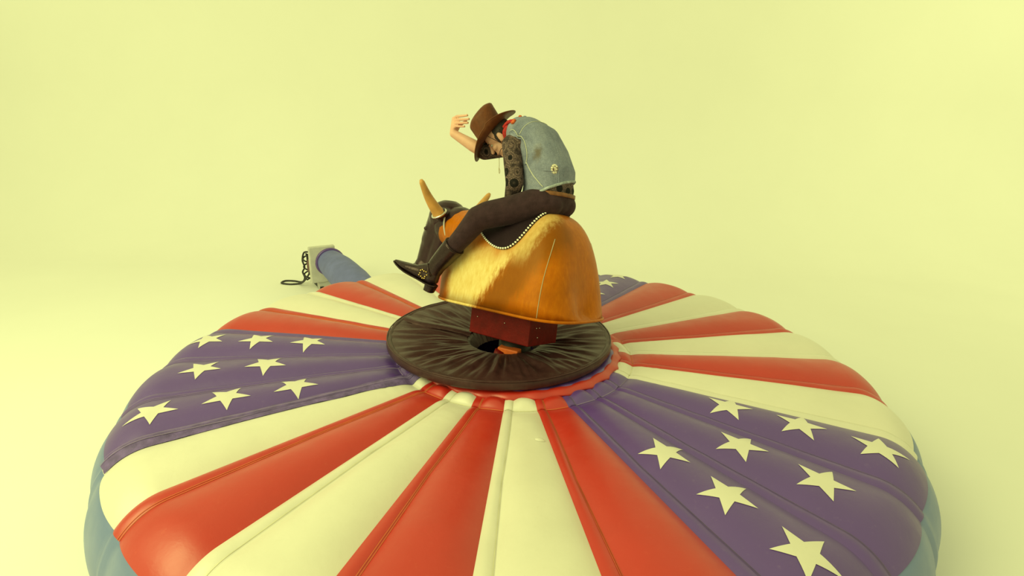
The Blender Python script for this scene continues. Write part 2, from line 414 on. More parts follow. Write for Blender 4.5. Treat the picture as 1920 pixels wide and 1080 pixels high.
for i in range(NSEG):
    c = KIND[i % 9]; NT_ = 16
    V = []
    for u in UL:
        sf = strip_frac(R_IN + u) + 1e-5
        for j in range(NT_ + 1):
            V.append(surf(i + sf + (1 - sf - 2e-5) * j / NT_, u))
    pan = mesh('panel', V, grid_faces(len(UL), NT_ + 1), c, mat_e)
    V = []
    for u in UL:
        sf = strip_frac(R_IN + u)
        for j in range(6): V.append(surf(i + 1e-5 + (sf - 2e-5) * j / 5, u))
    mesh('seam_strip', V, grid_faces(len(UL), 6), c, pan)
    # twin rows of stitching along the strip and one round the foot of the panel
    V, F = [], []
    for f0 in (0.86, 0.97) if c != 'white' else (0.9,):
        o = len(V)
        for u in UL:
            sf = strip_frac(R_IN + u); hw = 0.0016 / ((R_IN + u) * DK)
            for q in (-hw, hw): V.append(surf(i + min(sf - 1e-4, sf * f0 + q), u, 0.0016))
        F += [tuple(x + o for x in f) for f in grid_faces(len(UL), 2)]
    o = len(V)
    for j in range(24):
        for q in (-0.0022, 0.0022): V.append(surf(i + 0.02 + 0.96 * j / 23, R_CREASE - R_IN + q, 0.002))
    F += [tuple(x + o for x in f) for f in grid_faces(24, 2)]
    mesh('stitching', V, F, 'stitch_' + c, pan)
    for r in STARS.get(i % 9, ()):
        kc = i + 0.585; ac = PH0 + kc * DK; n = 5; pts = []
        rho = 0.124
        for q in range(10):
            ang = math.radians(18 + 36 * q); rr = rho if q % 2 == 0 else rho * 0.40
            pts.append((rr * math.cos(ang), rr * math.sin(ang)))
        # densify: rings of scaled outlines so the print follows the bulge
        edge = []
        for q in range(10):
            a_, b_ = pts[q], pts[(q + 1) % 10]
            for e in range(5): edge.append((a_[0] + (b_[0]-a_[0])*e/5, a_[1] + (b_[1]-a_[1])*e/5))
        V = []
        def place(x, y):
            X, Y = (r + x), y                       # radial / tangential offsets
            rr = math.hypot(X, Y); kk = kc + math.atan2(Y, X) / DK
            kk = max(i + strip_frac(rr) + 0.004, min(i + 0.996, kk))
            return surf(kk, r_to_u(rr if rr <= R_FLAT else R_FLAT + 0.30 * math.asin(min(0.98, (rr - R_FLAT) / EA))), 0.0022)
        V.append(place(0, 0)); m = len(edge); F = []
        NR = 7
        for s_ in range(1, NR + 1):
            for (x, y) in edge: V.append(place(x * s_ / NR, y * s_ / NR))
        for q in range(m): F.append((0, 1 + q, 1 + (q + 1) % m))
        for s_ in range(NR - 1):
            for q in range(m):
                a_ = 1 + s_ * m + q; b_ = 1 + s_ * m + (q + 1) % m
                F.append((a_, b_, b_ + m, a_ + m))
        mesh('star', V, F, 'white', pan)
# outer wall below the wedges
V = []; NS_, MR = 26, NSEG * 20
for s_ in range(NS_ + 1):
    for q in range(MR):
        k = q / 20
        if s_ <= 14:                                   # carries the rounded shoulder on down to the waist of the tube
            ph = PH_END - 0.01 + (PI/2 - PH_END + 0.01) * s_ / 14
            p = surf(k, R_FLAT - R_IN + 0.30 * ph, -0.004 if s_ == 0 else 0.0)
        else:                                          # and tucks under towards the floor
            t = (s_ - 14) / 12; a = PH0 + k * DK; w = surf(k, R_FLAT - R_IN + 0.30 * PI/2)
            r0 = math.hypot(w.x, w.y); r = r0 - 0.10 * t ** 2.2
            p = Vector((r * math.cos(a), r * math.sin(a), max(0.001, w.z * (1 - t))))
        V.append(p)
mesh('side_wall', V, grid_faces(NS_ + 1, MR, True), 'wall_blue', mat_e)
# frayed flap of blue cloth lying over the white wedge beside the left stars
V = []; ND = 10
UF = [u for u in UL if u < U_END - 0.005]
for n_, u in enumerate(UF):
    r = R_IN + u; wk = (0.115 + 0.012 * noise.noise(Vector((r * 7, 1, 2)))) / (r * DK); wk = min(wk, 0.80)
    for j in range(ND + 1):
        q = j / ND
        ln_ = [0.010, 0.016, 0.012, 0.009, 0.013, 0.020, 0.024, 0.020, 0.016, 0.010, 0.003][j] + 0.004 * noise.noise(Vector((r * 14, q * 5, 0)))
        kk = 22.985 + (wk + 0.015) * q
        base = surf(23.0001 + 0 * q, u, 0) if kk < 23 else surf(kk, u, 0)
        p = surf(kk, u, ln_); V.append(p)
mesh('seam_flap', V, grid_faces(len(UF), ND + 1), 'flap', mat_e)
V, F = [], []
for off_ in (0.45, 0.62):
    o = len(V)
    for u in UF:
        r = R_IN + u; wk = min(0.115 / (r * DK), 0.8)
        for q in (-0.002, 0.002): V.append(surf(22.985 + wk * off_ + q / (r * DK), u, 0.027))
    F += [tuple(x + o for x in f) for f in grid_faces(len(UF), 2)]
mesh('stitching', V, F, 'stitch_blue', mat_e)
# red scalloped collar round the middle, blue ring inside it
def ring_mesh(name, pr, mat, parent, wav, n=324):
    V = []
    for s_, (r, z) in enumerate(pr):
        for q in range(n):
            a = 2 * PI * q / n; dr, dz = wav(a, s_ / (len(pr) - 1)); rr = r + dr
            V.append((rr * math.cos(a), rr * math.sin(a), z + dz))
    return mesh(name, V, grid_faces(len(pr), n, True), mat, parent)
def wv_collar(a, t):
    k = (a - PH0) / DK; return 0.011 * math.sin(2*PI*k + 0.8 * math.sin(a * 3)) * t ** 2, (0.006 * math.sin(2*PI*k * 1 + 1.2) + 0.003 * noise.noise(Vector((math.cos(a) * 6, math.sin(a) * 6, 0)))) * t
ring_mesh('inner_collar', [(0.635, 0.560), (0.64, 0.585), (0.655, 0.597), (0.672, 0.597), (0.69, 0.590), (0.703, 0.579), (0.710, 0.571), (0.709, 0.562), (0.70, 0.556)], 'red', mat_e, wv_collar)
ring_mesh('inner_tube', [(0.655, 0.55), (0.668, 0.583), (0.664, 0.595), (0.650, 0.600), (0.615, 0.598), (0.58, 0.588), (0.55, 0.57), (0.54, 0.50), (0.54, 0.05)], 'blue', mat_e, lambda a, t: (0, 0.003 * math.sin(27 * a)))
# pale scrap stuck to the white wedge in front
V, F = [], []
kb = 0.80
for s_ in range(5):
    for q in range(16):
        a = 2*PI*q/16; rr = s_/4
        x, y = 0.017*rr*math.cos(a), 0.027*rr*math.sin(a)
        V.append(surf(kb + y/(1.12*DK), r_to_u(1.115 + x), 0.001 + 0.007*(1-rr**3)))
scrap = mesh('valve_patch', V, grid_faces(5, 16, True), 'white', mat_e)
# inflation sleeve from the blower into the mattress
P0, P1 = Vector((-2.28, 3.02, 0.345)), Vector((-1.45, 1.76, 0.27))
rg = []
for s_ in range(31):
    t = s_ / 30; c = P0.lerp(P1, t) + Vector((0, 0, 0.02 * math.sin(PI * t)))
    d = (P1 - P0).normalized(); u_, w_ = frame_of(d)
    rr = 0.172 + 0.012 * math.sin(PI * t) - 0.02 * (1 - t) ** 6
    rg.append([c + (u_ * math.cos(2*PI*k/28) + w_ * math.sin(2*PI*k/28)) * (rr + 0.004 * noise.noise(Vector((t * 9, math.cos(2*PI*k/28) * 2, math.sin(2*PI*k/28) * 2)))) for k in range(28)])
V, F = rings_mesh(rg); mesh('inflation_sleeve', V, F, 'tube', mat_e)

u_, w_ = frame_of(P1 - P0)
tube('sleeve_rim', [P0 + (P1 - P0).normalized() * 0.012 + (u_ * math.cos(2*PI*k/32) + w_ * math.sin(2*PI*k/32)) * 0.160 for k in range(32)], 0.020, 'blue', mat_e, 8, True)

# ------------------------------------------------------------------ padded ring cover around the bull's shaft
DC = Vector((-0.107, 0.06, 0))
cov = empty('padded_ring_cover', (DC.x, DC.y, 0.60), Matrix.Identity(3), 'dark brown puckered leather ring pad lying on the mattress centre under the bull', 'ring pad')
def disc_z(r, a):
    t = (r - 0.22) / (0.735 - 0.22)
    return 0.062 - 0.055 * (1 - t) ** 1.6
NA = 360; V = []; RR = [0.735 - (0.735 - 0.20) * (i / 40) for i in range(41)]
hole_c = Vector((0.045, -0.005))
for i, r in enumerate(RR):
    t = i / 40
    for q in range(NA):
        a = 2*PI*q/NA
        x, y = r*math.cos(a) + hole_c.x * t, r*math.sin(a) + hole_c.y * t
        amp = (0.016 * math.sin(PI * min(1, t * 1.15)) + 0.003)
        ph = 2.2 * noise.noise(Vector((math.cos(a)*2.2, math.sin(a)*2.2, 5.0)))
        wr = noise.noise(Vector((math.cos(a)*11 + 1.7*t, math.sin(a)*11, 2*t + ph*0.2))) + 0.6 * noise.noise(Vector((math.cos(a)*24, math.sin(a)*24, 1.5*t)))
        z = disc_z(r, a) + amp * wr
        if i > 36: z -= 0.02 * (i - 36)
        V.append((x, y, z))
sheet = mesh('leather_cover', V, grid_faces(len(RR), NA, True), 'disc', cov)
# overlapping closing flap (fold line from the rim to the hole on the far left)
fl = []
for k in range(28):
    t = k / 27; r = 0.72 - 0.47 * t; a = math.radians(166 + 10 * t + 2 * math.sin(6 * t))
    for e, lz in ((0, 0.004), (0.012, 0.017), (0.03, 0.020), (0.06, 0.016), (0.10, 0.004)):
        aa = a - e / r
        fl.append((r*math.cos(aa) + hole_c.x * t, r*math.sin(aa), disc_z(r, aa) + lz + 0.004 * noise.noise(Vector((k*0.9, e*30, 0)))))
mesh('closing_flap', fl, grid_faces(28, 5), 'disc', cov)
rim = []
for q in range(180):
    a = 2*PI*q/180
    for (dr, z) in ((-0.012, 0.060), (0.004, 0.069), (0.016, 0.066), (0.022, 0.055), (0.026, 0.040), (0.026, 0.022), (0.020, 0.012), (0.0, 0.006), (-0.02, 0.010)):
        wob = 0.0035 * noise.noise(Vector((math.cos(a)*9, math.sin(a)*9, 1)))
        rim.append(((0.735+dr+wob)*math.cos(a), (0.735+dr+wob)*math.sin(a), z + wob))
F = []
for q in range(180):
    for j in range(9):
        a_, b_ = q*9 + j, q*9 + (j+1) % 9; c_, d_ = ((q+1) % 180)*9 + (j+1) % 9, ((q+1) % 180)*9 + j
        F.append((a_, b_, c_, d_))
mesh('rim', rim, F, 'disc', cov)
tube('piping', [((0.756)*math.cos(2*PI*q/160), 0.756*math.sin(2*PI*q/160), 0.0655 + 0.002*noise.noise(Vector((q*0.4, 0, 0)))) for q in range(160)], 0.0045, 'disc', cov, 6, True)
V = []
for (r, z) in ((0.72, 0.010), (0.60, 0.006), (0.30, -0.03)):
    for q in range(90):
        a = 2*PI*q/90; V.append((r*math.cos(a), r*math.sin(a), z))
mesh('underside', V, grid_faces(3, 90, True), 'dark', cov)

# ------------------------------------------------------------------ mechanical bull
YAW, BP, BR = 0.672, 0.058, 0.217
RB = (Matrix.Rotation(PI - YAW, 3, 'Z') @ Matrix.Rotation(BP, 3, 'Y') @ Matrix.Rotation(BR, 3, 'X'))
TB = Vector((-0.001, -0.06, 0.889))
bull = empty('mechanical_bull', TB, RB, 'golden cowhide mechanical bull with black horned head, tilted over the leather ring pad', 'mechanical bull')
SF, SR, HWD = 0.42, -0.555, 0.345
def lerp_tab(x, tab):
    if x <= tab[0][0]: return tab[0][1]
    for (a, va), (b, vb) in zip(tab, tab[1:]):
        if x <= b:
            t = (x - a) / (b - a); t = t * t * (3 - 2 * t); return va + (vb - va) * t
    return tab[-1][1]
TOP = [(-0.62, 0.625), (-0.25, 0.622), (-0.15, 0.605), (0.10, 0.565), (0.30, 0.56), (0.45, 0.585), (0.6, 0.60)]
def end_shrink(s, for_h):
    v = 1.0
    if s < -0.24:
        q = min(1, (-0.24 - s) / (-0.24 - SR)); p = 2.2 if for_h else 3.0; v = max(0.0, 1 - q ** p) ** (1 / p)
    if s > 0.20:
        q = min(1, (s - 0.20) / (SF + 0.10 - 0.20)); p = 2.6; v = max(0.0, 1 - q ** p) ** (1 / p)
    return v
def body_pt(s, th, lift=0.0):
    """th 0 (left hem) .. pi (right hem)"""
    ht = lerp_tab(s, TOP) * end_shrink(s, True); hw = HWD * end_shrink(s, False)
    P_ = 3.1
    ct, sn = math.cos(th), max(0.0, math.sin(th))
    lat = math.copysign(abs(ct) ** (2 / P_), ct); h = sn ** (2 / P_)
    y = hw * lat * (1 - 0.17 * h); z = ht * h
    # the front leans forward as it rises to the neck
    x = s + (0.05 * h if s > 0.2 else 0) + (0.06 * h * min(1, (-0.24 - s) / 0.3) if s < -0.24 else 0)
    v = Vector((x, y, z))
    if lift:
        n = Vector((0, lat * (1 - h * 0.3), h ** 1.5)).normalized(); v += n * lift
    return v
SS = [SR + 0.0004] + [SR + (-0.24 - SR) * (1 - math.cos(PI/2 * i / 20)) for i in range(1, 21)] + [-0.24 + 0.44 * i / 22 for i in range(1, 23)] + [0.20 + (SF + 0.10 - 0.20) * math.sin(PI/2 * i / 14) for i in range(1, 14)] + [SF + 0.0998]
NTH = 64; V = []
for s in SS:
    for j in range(NTH + 1): V.append(body_pt(s, PI * j / NTH))
Fs = grid_faces(len(SS), NTH + 1)
Fs += [tuple(range(NTH, -1, -1)), tuple((len(SS) - 1) * (NTH + 1) + j for j in range(NTH + 1))]
n0 = len(V)
# underside a little inside the hem
for s in SS:
    a, b = body_pt(s, 0), body_pt(s, PI)
    V += [Vector((max(SR + 0.03, min(SF + 0.07, q.x)), q.y * 0.95, 0.018)) for q in (a, b)]
for i in range(len(SS) - 1):
    p, q = n0 + 2*i, n0 + 2*i + 2
    Fs += [(p, q, q+1, p+1), (i*(NTH+1), (i+1)*(NTH+1), q, p), (i*(NTH+1)+NTH, p+1, q+1, (i+1)*(NTH+1)+NTH)]
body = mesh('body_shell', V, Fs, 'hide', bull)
btree = bvh_of(body)  # used to lay seams, studs on the shell
# rolled hem
hem = [body_pt(s, 0) for s in SS] + [body_pt(s, PI) for s in reversed(SS)]
hem = [h for k, h in enumerate(hem) if k == 0 or (h - hem[k-1]).length > 0.006]
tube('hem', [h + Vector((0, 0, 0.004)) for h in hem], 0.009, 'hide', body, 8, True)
# sewn seams on the haunches
for side in (1, -1):
    pts = []
    for k in range(15):
        t = k / 14; pts.append((-0.405 + 0.012 * math.sin(PI * t), side * (0.22 + 0.11 * t ** 0.8), 0.48 - 0.465 * t))
    tube('seam', snap(btree, pts, 0.001), 0.0024, 'cord', body, 6)
# saddle blanket with scalloped lower edge
def z_scallop(s):
    d = s + 0.05
    return 0.372 + (0.225 * (abs(d) / 0.19) ** 2.8 if d < 0 else 0.066 * (d / 0.18) ** 1.7)
def th_scallop(s):
    zt = lerp_tab(s, TOP) * end_shrink(s, True); h = min(0.9999, z_scallop(s) / zt)
    return math.asin(h ** (3.1 / 2))
def s_lim(lo, hi):
    for _ in range(50):
        m = (lo + hi) / 2
        if z_scallop(m) / (lerp_tab(m, TOP) * end_shrink(m, True)) < 0.995: lo = m
        else: hi = m
    return lo
sa, sb = s_lim(-0.05, -0.32), s_lim(-0.05, 0.42)
V = []; NSD = 48; NTD = 28
SD = [sa + (sb - sa) * (0.5 - 0.5 * math.cos(PI * i / NSD)) for i in range(NSD + 1)]
for s in SD:
    t0 = th_scallop(s)
    for j in range(NTD + 1): V.append(body_pt(s, t0 + (PI - 2*t0) * j / NTD, 0.006))
sad = mesh('saddle', V, grid_faces(NSD + 1, NTD + 1), 'black_saddle', bull)
for side in (0, 1):
    edge = [body_pt(s, th_scallop(s) if side == 0 else PI - th_scallop(s), 0.005) for s in SD]
    tube('saddle_binding', edge, 0.006, 'black_saddle', sad, 6)
    # rhinestones, evenly along the edge
    L = [0.0]
    for a, b in zip(edge, edge[1:]): L.append(L[-1] + (b - a).length)
    n = int(L[-1] / 0.0185); st = None
    for k in range(n + 1):
        d = L[-1] * k / n; i = max(0, min(len(L) - 2, next((x for x in range(len(L) - 1) if L[x+1] >= d), len(L) - 2)))
        p = edge[i].lerp(edge[i+1], (d - L[i]) / max(1e-6, L[i+1] - L[i]))
        if side == 0 and k == 0 or st is None:
            if 'stud_mesh' not in globals():
                u = Union().ell((0, 0, 0), (0.0072, 0.0072, 0.0072), n=10); o = mesh('stud', u.V, u.F, 'rhine', sad); stud_mesh = o.data
            else:
                o = bpy.data.objects.new('stud', stud_mesh); COL.objects.link(o); o.parent = sad
            st = o
        else:
            o = bpy.data.objects.new('stud', stud_mesh); COL.objects.link(o); o.parent = sad
        co, no, _, _ = btree.find_nearest(p); o.location = co + no * 0.010
# rope handle in front of the rider
tube('handle', spline([(0.10, -0.05, 0.50), (0.11, -0.05, 0.545), (0.115, 0.0, 0.565), (0.11, 0.05, 0.545), (0.10, 0.05, 0.50)]), 0.013, 'black_saddle', sad)
# neck
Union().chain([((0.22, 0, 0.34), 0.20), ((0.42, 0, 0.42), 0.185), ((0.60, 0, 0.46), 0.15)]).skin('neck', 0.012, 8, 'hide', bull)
# head
hd = Union()
hd.ell((0.70, 0, 0.535), (0.135, 0.150, 0.130)).cap((0.72, 0, 0.50), 0.135, (0.80, 0, 0.36), 0.112)
hd.cap((0.80, 0, 0.36), 0.108, (0.865, 0, 0.20), 0.088).ell((0.875, 0, 0.165), (0.085, 0.105, 0.075))
hd.cap((0.68, 0, 0.42), 0.115, (0.80, 0, 0.16), 0.075)
for sd in (1, -1):
    hd.ell((0.79, sd * 0.090, 0.44), (0.04, 0.035, 0.03)); hd.cap((0.63, sd*0.09, 0.54), 0.06, (0.62, sd*0.16, 0.555), 0.045)
    hd.ell((0.935, sd * 0.05, 0.16), (0.025, 0.025, 0.022))
head = hd.skin('head', 0.009, 5, 'head_black', bull)
htree = bvh_of(head)
for sd in (1, -1):
    b0, b1 = Vector((0.618, sd * 0.165, 0.545)), Vector((0.636, sd * 0.350, 0.758))
    hp = [b0.lerp(b1, t) + Vector((0.012 * math.sin(PI * t), 0, -0.008 * math.sin(PI * t))) for t in [k / 16 for k in range(17)]]
    hr = [0.045 * (1 - t) + 0.0165 * t - (0.006 if t == 1 else 0) for t in [k / 16 for k in range(17)]]
    hn = tube('horn', hp, hr, 'horn', bull, 18)
    d = (b1 - b0).normalized(); u_, w_ = frame_of(d)
    tube('horn_ring', [b0 + d * 0.012 + (u_ * math.cos(2*PI*k/28) + w_ * math.sin(2*PI*k/28)) * 0.051 for k in range(28)], 0.008, 'chrome', hn, 8, True)
    ey = Union().ell((0.800, sd * 0.119, 0.442), (0.016, 0.009, 0.013), n=14); mesh('eye', ey.V, ey.F, 'head_black', head)
    nst = Union().ell((0.955, sd * 0.052, 0.165), (0.008, 0.012, 0.010), n=12); mesh('nostril', nst.V, nst.F, 'dark', head)
    er = [Vector((0.60 - 0.00 * t, sd * (0.13 + 0.13 * t), 0.50 - 0.07 * t)) for t in (0, .25, .5, .75, 1)]
# pale tube painting the highlight on the black collar's edge at the neck
loop = [(0.575 + 0.03 * math.cos(a) , 0.158 * math.sin(a), 0.475 + 0.165 * math.cos(a)) for a in [math.radians(70 + 60 * k / 24) for k in range(25)]]
tube('collar_highlight', loop, 0.006, 'grey_metal', head, 8)
Union().chain([((0.575, 0, 0.475), 0.150), ((0.64, 0, 0.47), 0.145)]).skin('head_rim', 0.012, 4, 'head_black', head)
# machine under the body
mb = box('mount_box', (0, 0, -0.085), (0.245, 0.155, 0.118), 'box_red', bull, 0.006)
for (x, y, n) in [(-0.248, 0.06, 0), (-0.248, 0.09, 0), (-0.248, 0.07, 1), (-0.05, 0.158, 0), (0.18, 0.158, 0)]:
    u = Union().ell((x, y, -0.09 - 0.06 * n), (0.005, 0.005, 0.005), n=8); mesh('bolt', u.V, u.F, 'chrome', mb)
box('top_bracket', (-0.12, 0.150, 0.018), (0.06, 0.012, 0.008), 'grey_metal', mb, 0.002)
RBi = RB.transposed()
def to_bull(p): return RBi @ (Vector(p) - TB)
V, F = tube_vf([to_bull((0.0, 0.0, 0.001)), to_bull((0, 0, 0.3)), to_bull((0, 0, 0.72))], [0.16, 0.13, 0.10], 28); mesh('shaft', V, F, 'dark', bull)
V, F = tube_vf([to_bull((0, 0.0, 0.001)), to_bull((0, 0.0, 0.09))], [0.45, 0.43], 40); mesh('motor_base', V, F, 'dark', bull)
Rw = RBi @ Matrix.Rotation(-0.5, 3, 'Z')
box('orange_bracket', to_bull((-0.035, -0.115, 0.565)), (0.075, 0.03, 0.055), 'orange', bull, 0.006, Rw)
V, F = tube_vf([to_bull((-0.13, -0.10, 0.50)), to_bull((-0.10, -0.12, 0.60))], [0.032, 0.032], 16); mesh('red_cylinder', V, F, 'box_red', bull)

# ------------------------------------------------------------------ the rider (coordinates in the bull's tilted frame, seat at OFF)
OFF = Vector((-0.25, 0.0, 0.60))
per = empty('person', TB + RB @ OFF, RB, 'person in denim vest and brown cowboy hat riding the golden bull, one hand at hat', 'person')
PELV = Vector((-0.205, 0, 0.695))
SPINE = [(-0.185, 0, 0.66), (-0.185, 0, 0.76), (-0.160, 0, 0.86), (-0.100, 0, 0.965), (-0.025, 0, 1.062), (0.072, 0, 1.124), (0.150, 0, 1.142)]
LSH, LEL, LWR = Vector((0.045, 0.165, 1.015)), Vector((-0.042, 0.205, 0.775)), Vector((0.085, 0.075, 0.615))
RSH, REL, RWR = Vector((0.11, -0.150, 1.09)), Vector((0.425, 0.00, 1.005)), Vector((0.628, 0.10, 1.112))
HIP = lambda s: Vector((-0.185, s * 0.095, 0.682))
KNEE = lambda s: Vector((0.105, s * 0.335, 0.535))
BTOP = lambda s: Vector((0.255, s * 0.372, 0.345))
ANK = lambda s: Vector((0.385, s * 0.388, 0.200))
# hat frame
HF = Vector((0.53, 0.24, -0.81)).normalized(); HU = Vector((0.60, 0.45, 0.66)); HU = (HU - HF * HU.dot(HF)).normalized(); HL = HU.cross(HF).normalized()
HC = Vector((0.338, 0.028, 1.120))                 # middle of the brim
RH = Matrix((HF, HL, HU)).transposed()
HEADC = HC - HU * 0.060 - HF * 0.012
def hp_(x, y, z): return HEADC + RH @ Vector((x, y, z))
# body: one continuous skin, head with face, arms, hands, trunk and legs
bd = Union()
bd.loft([(SPINE[0], .12, .085), (SPINE[1], .125, .085), (SPINE[2], .13, .085), (SPINE[3], .145, .09), (SPINE[4], .15, .088), (SPINE[5], .11, .07), (SPINE[6], .06, .055)])
bd.chain([((0.12, 0.01, 1.115), .058), (hp_(-0.055, 0, -0.07), .056), (hp_(-0.035, 0, 0.0), .06)])
bd.ell(hp_(-0.012, 0, 0.035), (0.098, 0.076, 0.090), RH).ell(hp_(0.022, 0, -0.045), (0.066, 0.058, 0.070), RH)
bd.ell(hp_(0.052, 0, -0.092), (0.030, 0.030, 0.022), RH).cap(hp_(0.082, 0, 0.012), .009, hp_(0.103, 0, -0.025), .013)
bd.ell(hp_(0.072, 0, -0.058), (0.020, 0.026, 0.014), RH).ell(hp_(0.070, 0, 0.026), (0.022, 0.052, 0.012), RH)
for s in (1, -1):
    bd.ell(hp_(-0.012, s * 0.079, -0.008), (0.020, 0.009, 0.033), RH).ell(hp_(-0.002, s*0.076, -0.024), (0.012, 0.008, 0.016), RH)
    bd.ell(hp_(0.058, s * 0.034, -0.022), (0.026, 0.022, 0.022), RH)
    bd.chain([(HIP(s), .085), (KNEE(s), .054), (BTOP(s), .048), (ANK(s), .034), (ANK(s) + Vector((0.05, s*0.01, -0.055)), .026), (ANK(s) + Vector((0.16, s*0.032, -0.035)), .020)])
bd.chain([(LSH, .050), (LEL, .040), (LWR, .028)])
bd.chain([(RSH, .050), (REL, .041), (REL.lerp(RWR, .35), .043), (RWR, .0285)])
# right hand: palm and five separate bent fingers reaching the hat crown
def hpt(px, w):  # helper table below is in bull frame already
    return px
HSH = Vector((-0.006, 0, 0.0))
KN = [Vector((0.652, 0.098, 1.216)), Vector((0.648, 0.104, 1.194)), Vector((0.640, 0.108, 1.172)), Vector((0.626, 0.112, 1.151))]
TIP = [Vector((0.532, 0.084, 1.236)), Vector((0.516, 0.082, 1.211)), Vector((0.518, 0.086, 1.185)), Vector((0.538, 0.094, 1.159))]
KN = [k + HSH for k in KN]
for k in KN: bd.cap(RWR + Vector((0.008, 0.002, 0.012)), .0215, k, .0125)
bd.cap(KN[0], .013, KN[3], .012).cap(RWR.lerp(KN[1], .5), .020, RWR.lerp(KN[2], .55), .019)
for k, t, r in zip(KN, TIP, (.0094, .0098, .0094, .0082)):
    m1 = k.lerp(t, 0.42) + Vector((0.012, 0.012, 0.004)); m2 = k.lerp(t, 0.75) + Vector((0.006, 0.006, 0.001))
    bd.chain([(k, r * 1.12), (m1, r), (m2, r * .92), (t, r * .80)])
bd.chain([(RWR + Vector((0.0, -0.016, 0.016)), .015), (Vector((0.622, 0.066, 1.172)), .0125), (Vector((0.590, 0.058, 1.194)), .0105), (Vector((0.562, 0.060, 1.205)), .0088)])
# left hand: closed round the handle
lk = [Vector((0.118, 0.050 - 0.021 * i, 0.592)) for i in range(4)]
for k in lk:
    bd.cap(LWR + Vector((0.005, -0.012, -0.008)), .020, k, .0125)
    bd.chain([(k, .010), (k + Vector((0.028, 0, -0.012)), .0095), (k + Vector((0.030, 0, -0.040)), .0088), (k + Vector((0.006, 0, -0.048)), .008)])
bd.chain([(LWR + Vector((0.0, -0.025, 0.0)), .014), (Vector((0.092, -0.015, 0.578)), .0115), (Vector((0.100, -0.018, 0.552)), .0095)])
bodyo = bd.skin('body', 0.0034, 3, 'skin', per, OFF)
for s in (1, -1):
    e = Union().ell(hp_(0.070, s * 0.031, 0.004), (0.011, 0.013, 0.010), RH, 14); mesh('eye', [v - OFF for v in e.V], e.F, 'eye', bodyo)
    tube('eyebrow', [hp_(0.086, s * 0.014, 0.024) - OFF, hp_(0.087, s * 0.030, 0.028) - OFF, hp_(0.076, s * 0.050, 0.023) - OFF], [.004, .0048, .003], 'hair', bodyo)
tube('mouth', [hp_(0.080, -0.022, -0.060) - OFF, hp_(0.091, 0, -0.059) - OFF, hp_(0.080, 0.022, -0.060) - OFF], [.003, .0055, .003], 'lip', bodyo)
nl = Union()
for k, t in zip(KN, TIP):
    u = Union().ell(t + (t - k).normalized() * 0.001 + Vector((0.0, 0.0055, 0.0035)), (0.0065, 0.0035, 0.005), n=10); o = mesh('fingernail', [v - OFF for v in u.V], u.F, 'skin', bodyo)
# hair: back of the head, temples and sideburn
hr = Union().ell(hp_(-0.030, 0, 0.030), (0.092, 0.083, 0.085), RH).ell(hp_(-0.070, 0, -0.03), (0.045, 0.066, 0.055), RH)
hr.cap(hp_(0.010, 0.076, 0.01), .012, hp_(0.016, 0.072, -0.030), .007).cap(hp_(0.010, -0.076, 0.01), .012, hp_(0.016, -0.072, -0.030), .007)
hr.skin('hair', 0.006, 2, 'hair', per, OFF)
# lace shirt: trunk and sleeves
sh = Union()
sh.loft([((-0.188, 0, 0.69), .140, .110), ((-0.190, 0, 0.76), .145, .116), (SPINE[2], .148, .112), (SPINE[3], .158, .112), (SPINE[4], .160, .105), (SPINE[5], .125, .085), ((0.135, 0, 1.13), .08, .068)])
sh.chain([(LSH + Vector((-0.02, -0.03, 0.01)), .066), (LSH, .063), (LSH.lerp(LEL, .45), .060), (LEL, .055), (LEL.lerp(LWR, .6), .044), (LWR + Vector((-0.02, 0.02, 0.025)), .038)])
sh.chain([(RSH + Vector((-0.02, 0.03, 0.01)), .066), (RSH, .061), (RSH.lerp(REL, .5), .060), (REL.lerp(RSH, .02), .056)])
shirt = sh.skin('lace_shirt', 0.0065, 6, 'lace', per, OFF)
# denim vest
vt = Union()
vt.loft([((-0.130, 0, 0.64), .160, .128), ((-0.158, 0, 0.76), .170, .142), ((-0.148, 0, 0.86), .174, .143), (SPINE[3], .176, .127), ((-0.025, 0, 1.066), .172, .122), ((0.066, 0, 1.124), .135, .102), ((0.126, 0, 1.146), .090, .082)], p=2.5)
for sg, S_ in ((1, LSH), (-1, RSH)):
    vt.cap((0.05, sg * 0.06, 1.125), .072, S_ + Vector((-0.012, -sg * 0.010, 0.030)), .050)
HEM_CO, HEM_NO = Vector((-0.20, 0.0, 0.770)), Vector((-0.42, -0.22, -0.88)).normalized()
vest = vt.skin('denim_vest', 0.0065, 7, 'denim', per, OFF, cuts=[(HEM_CO, HEM_NO)])
vtree = bvh_of(vest)
def vline(name, pts, rad, mat, lift=0.0015, per_=8, closed=False):
    P_ = [p - OFF for p in spline(pts, per_)]
    return tube(name, snap(vtree, P_, lift), rad, mat, vest, 6, closed)
# armhole edge where the sleeve leaves the vest
for sg in (1, -1):
    ap = [(0.085, sg * 0.13, 1.09), (0.045, sg * 0.17, 1.09), (0.0, sg * 0.19, 1.07), (-0.045, sg * 0.195, 1.03), (-0.070, sg * 0.195, 0.98), (-0.080, sg * 0.195, 0.93), (-0.075, sg * 0.19, 0.89)]
    vline('armhole_binding', ap, 0.0055, 'denim', 0.001)
    vline('armhole_stitching', [(x - 0.010, y, z + 0.006) for x, y, z in ap], 0.0026, 'cream_piping', 0.003)
vline('yoke_seam', [(0.00, -0.14, 1.16), (-0.035, -0.06, 1.17), (-0.045, 0.03, 1.155), (-0.030, 0.11, 1.12), (-0.005, 0.165, 1.07)], 0.0024, 'cream_piping')
vline('side_seam', [(-0.085, 0.20, 0.905), (-0.130, 0.19, 0.85), (-0.185, 0.18, 0.80), (-0.225, 0.165, 0.765)], 0.0030, 'cream_piping')
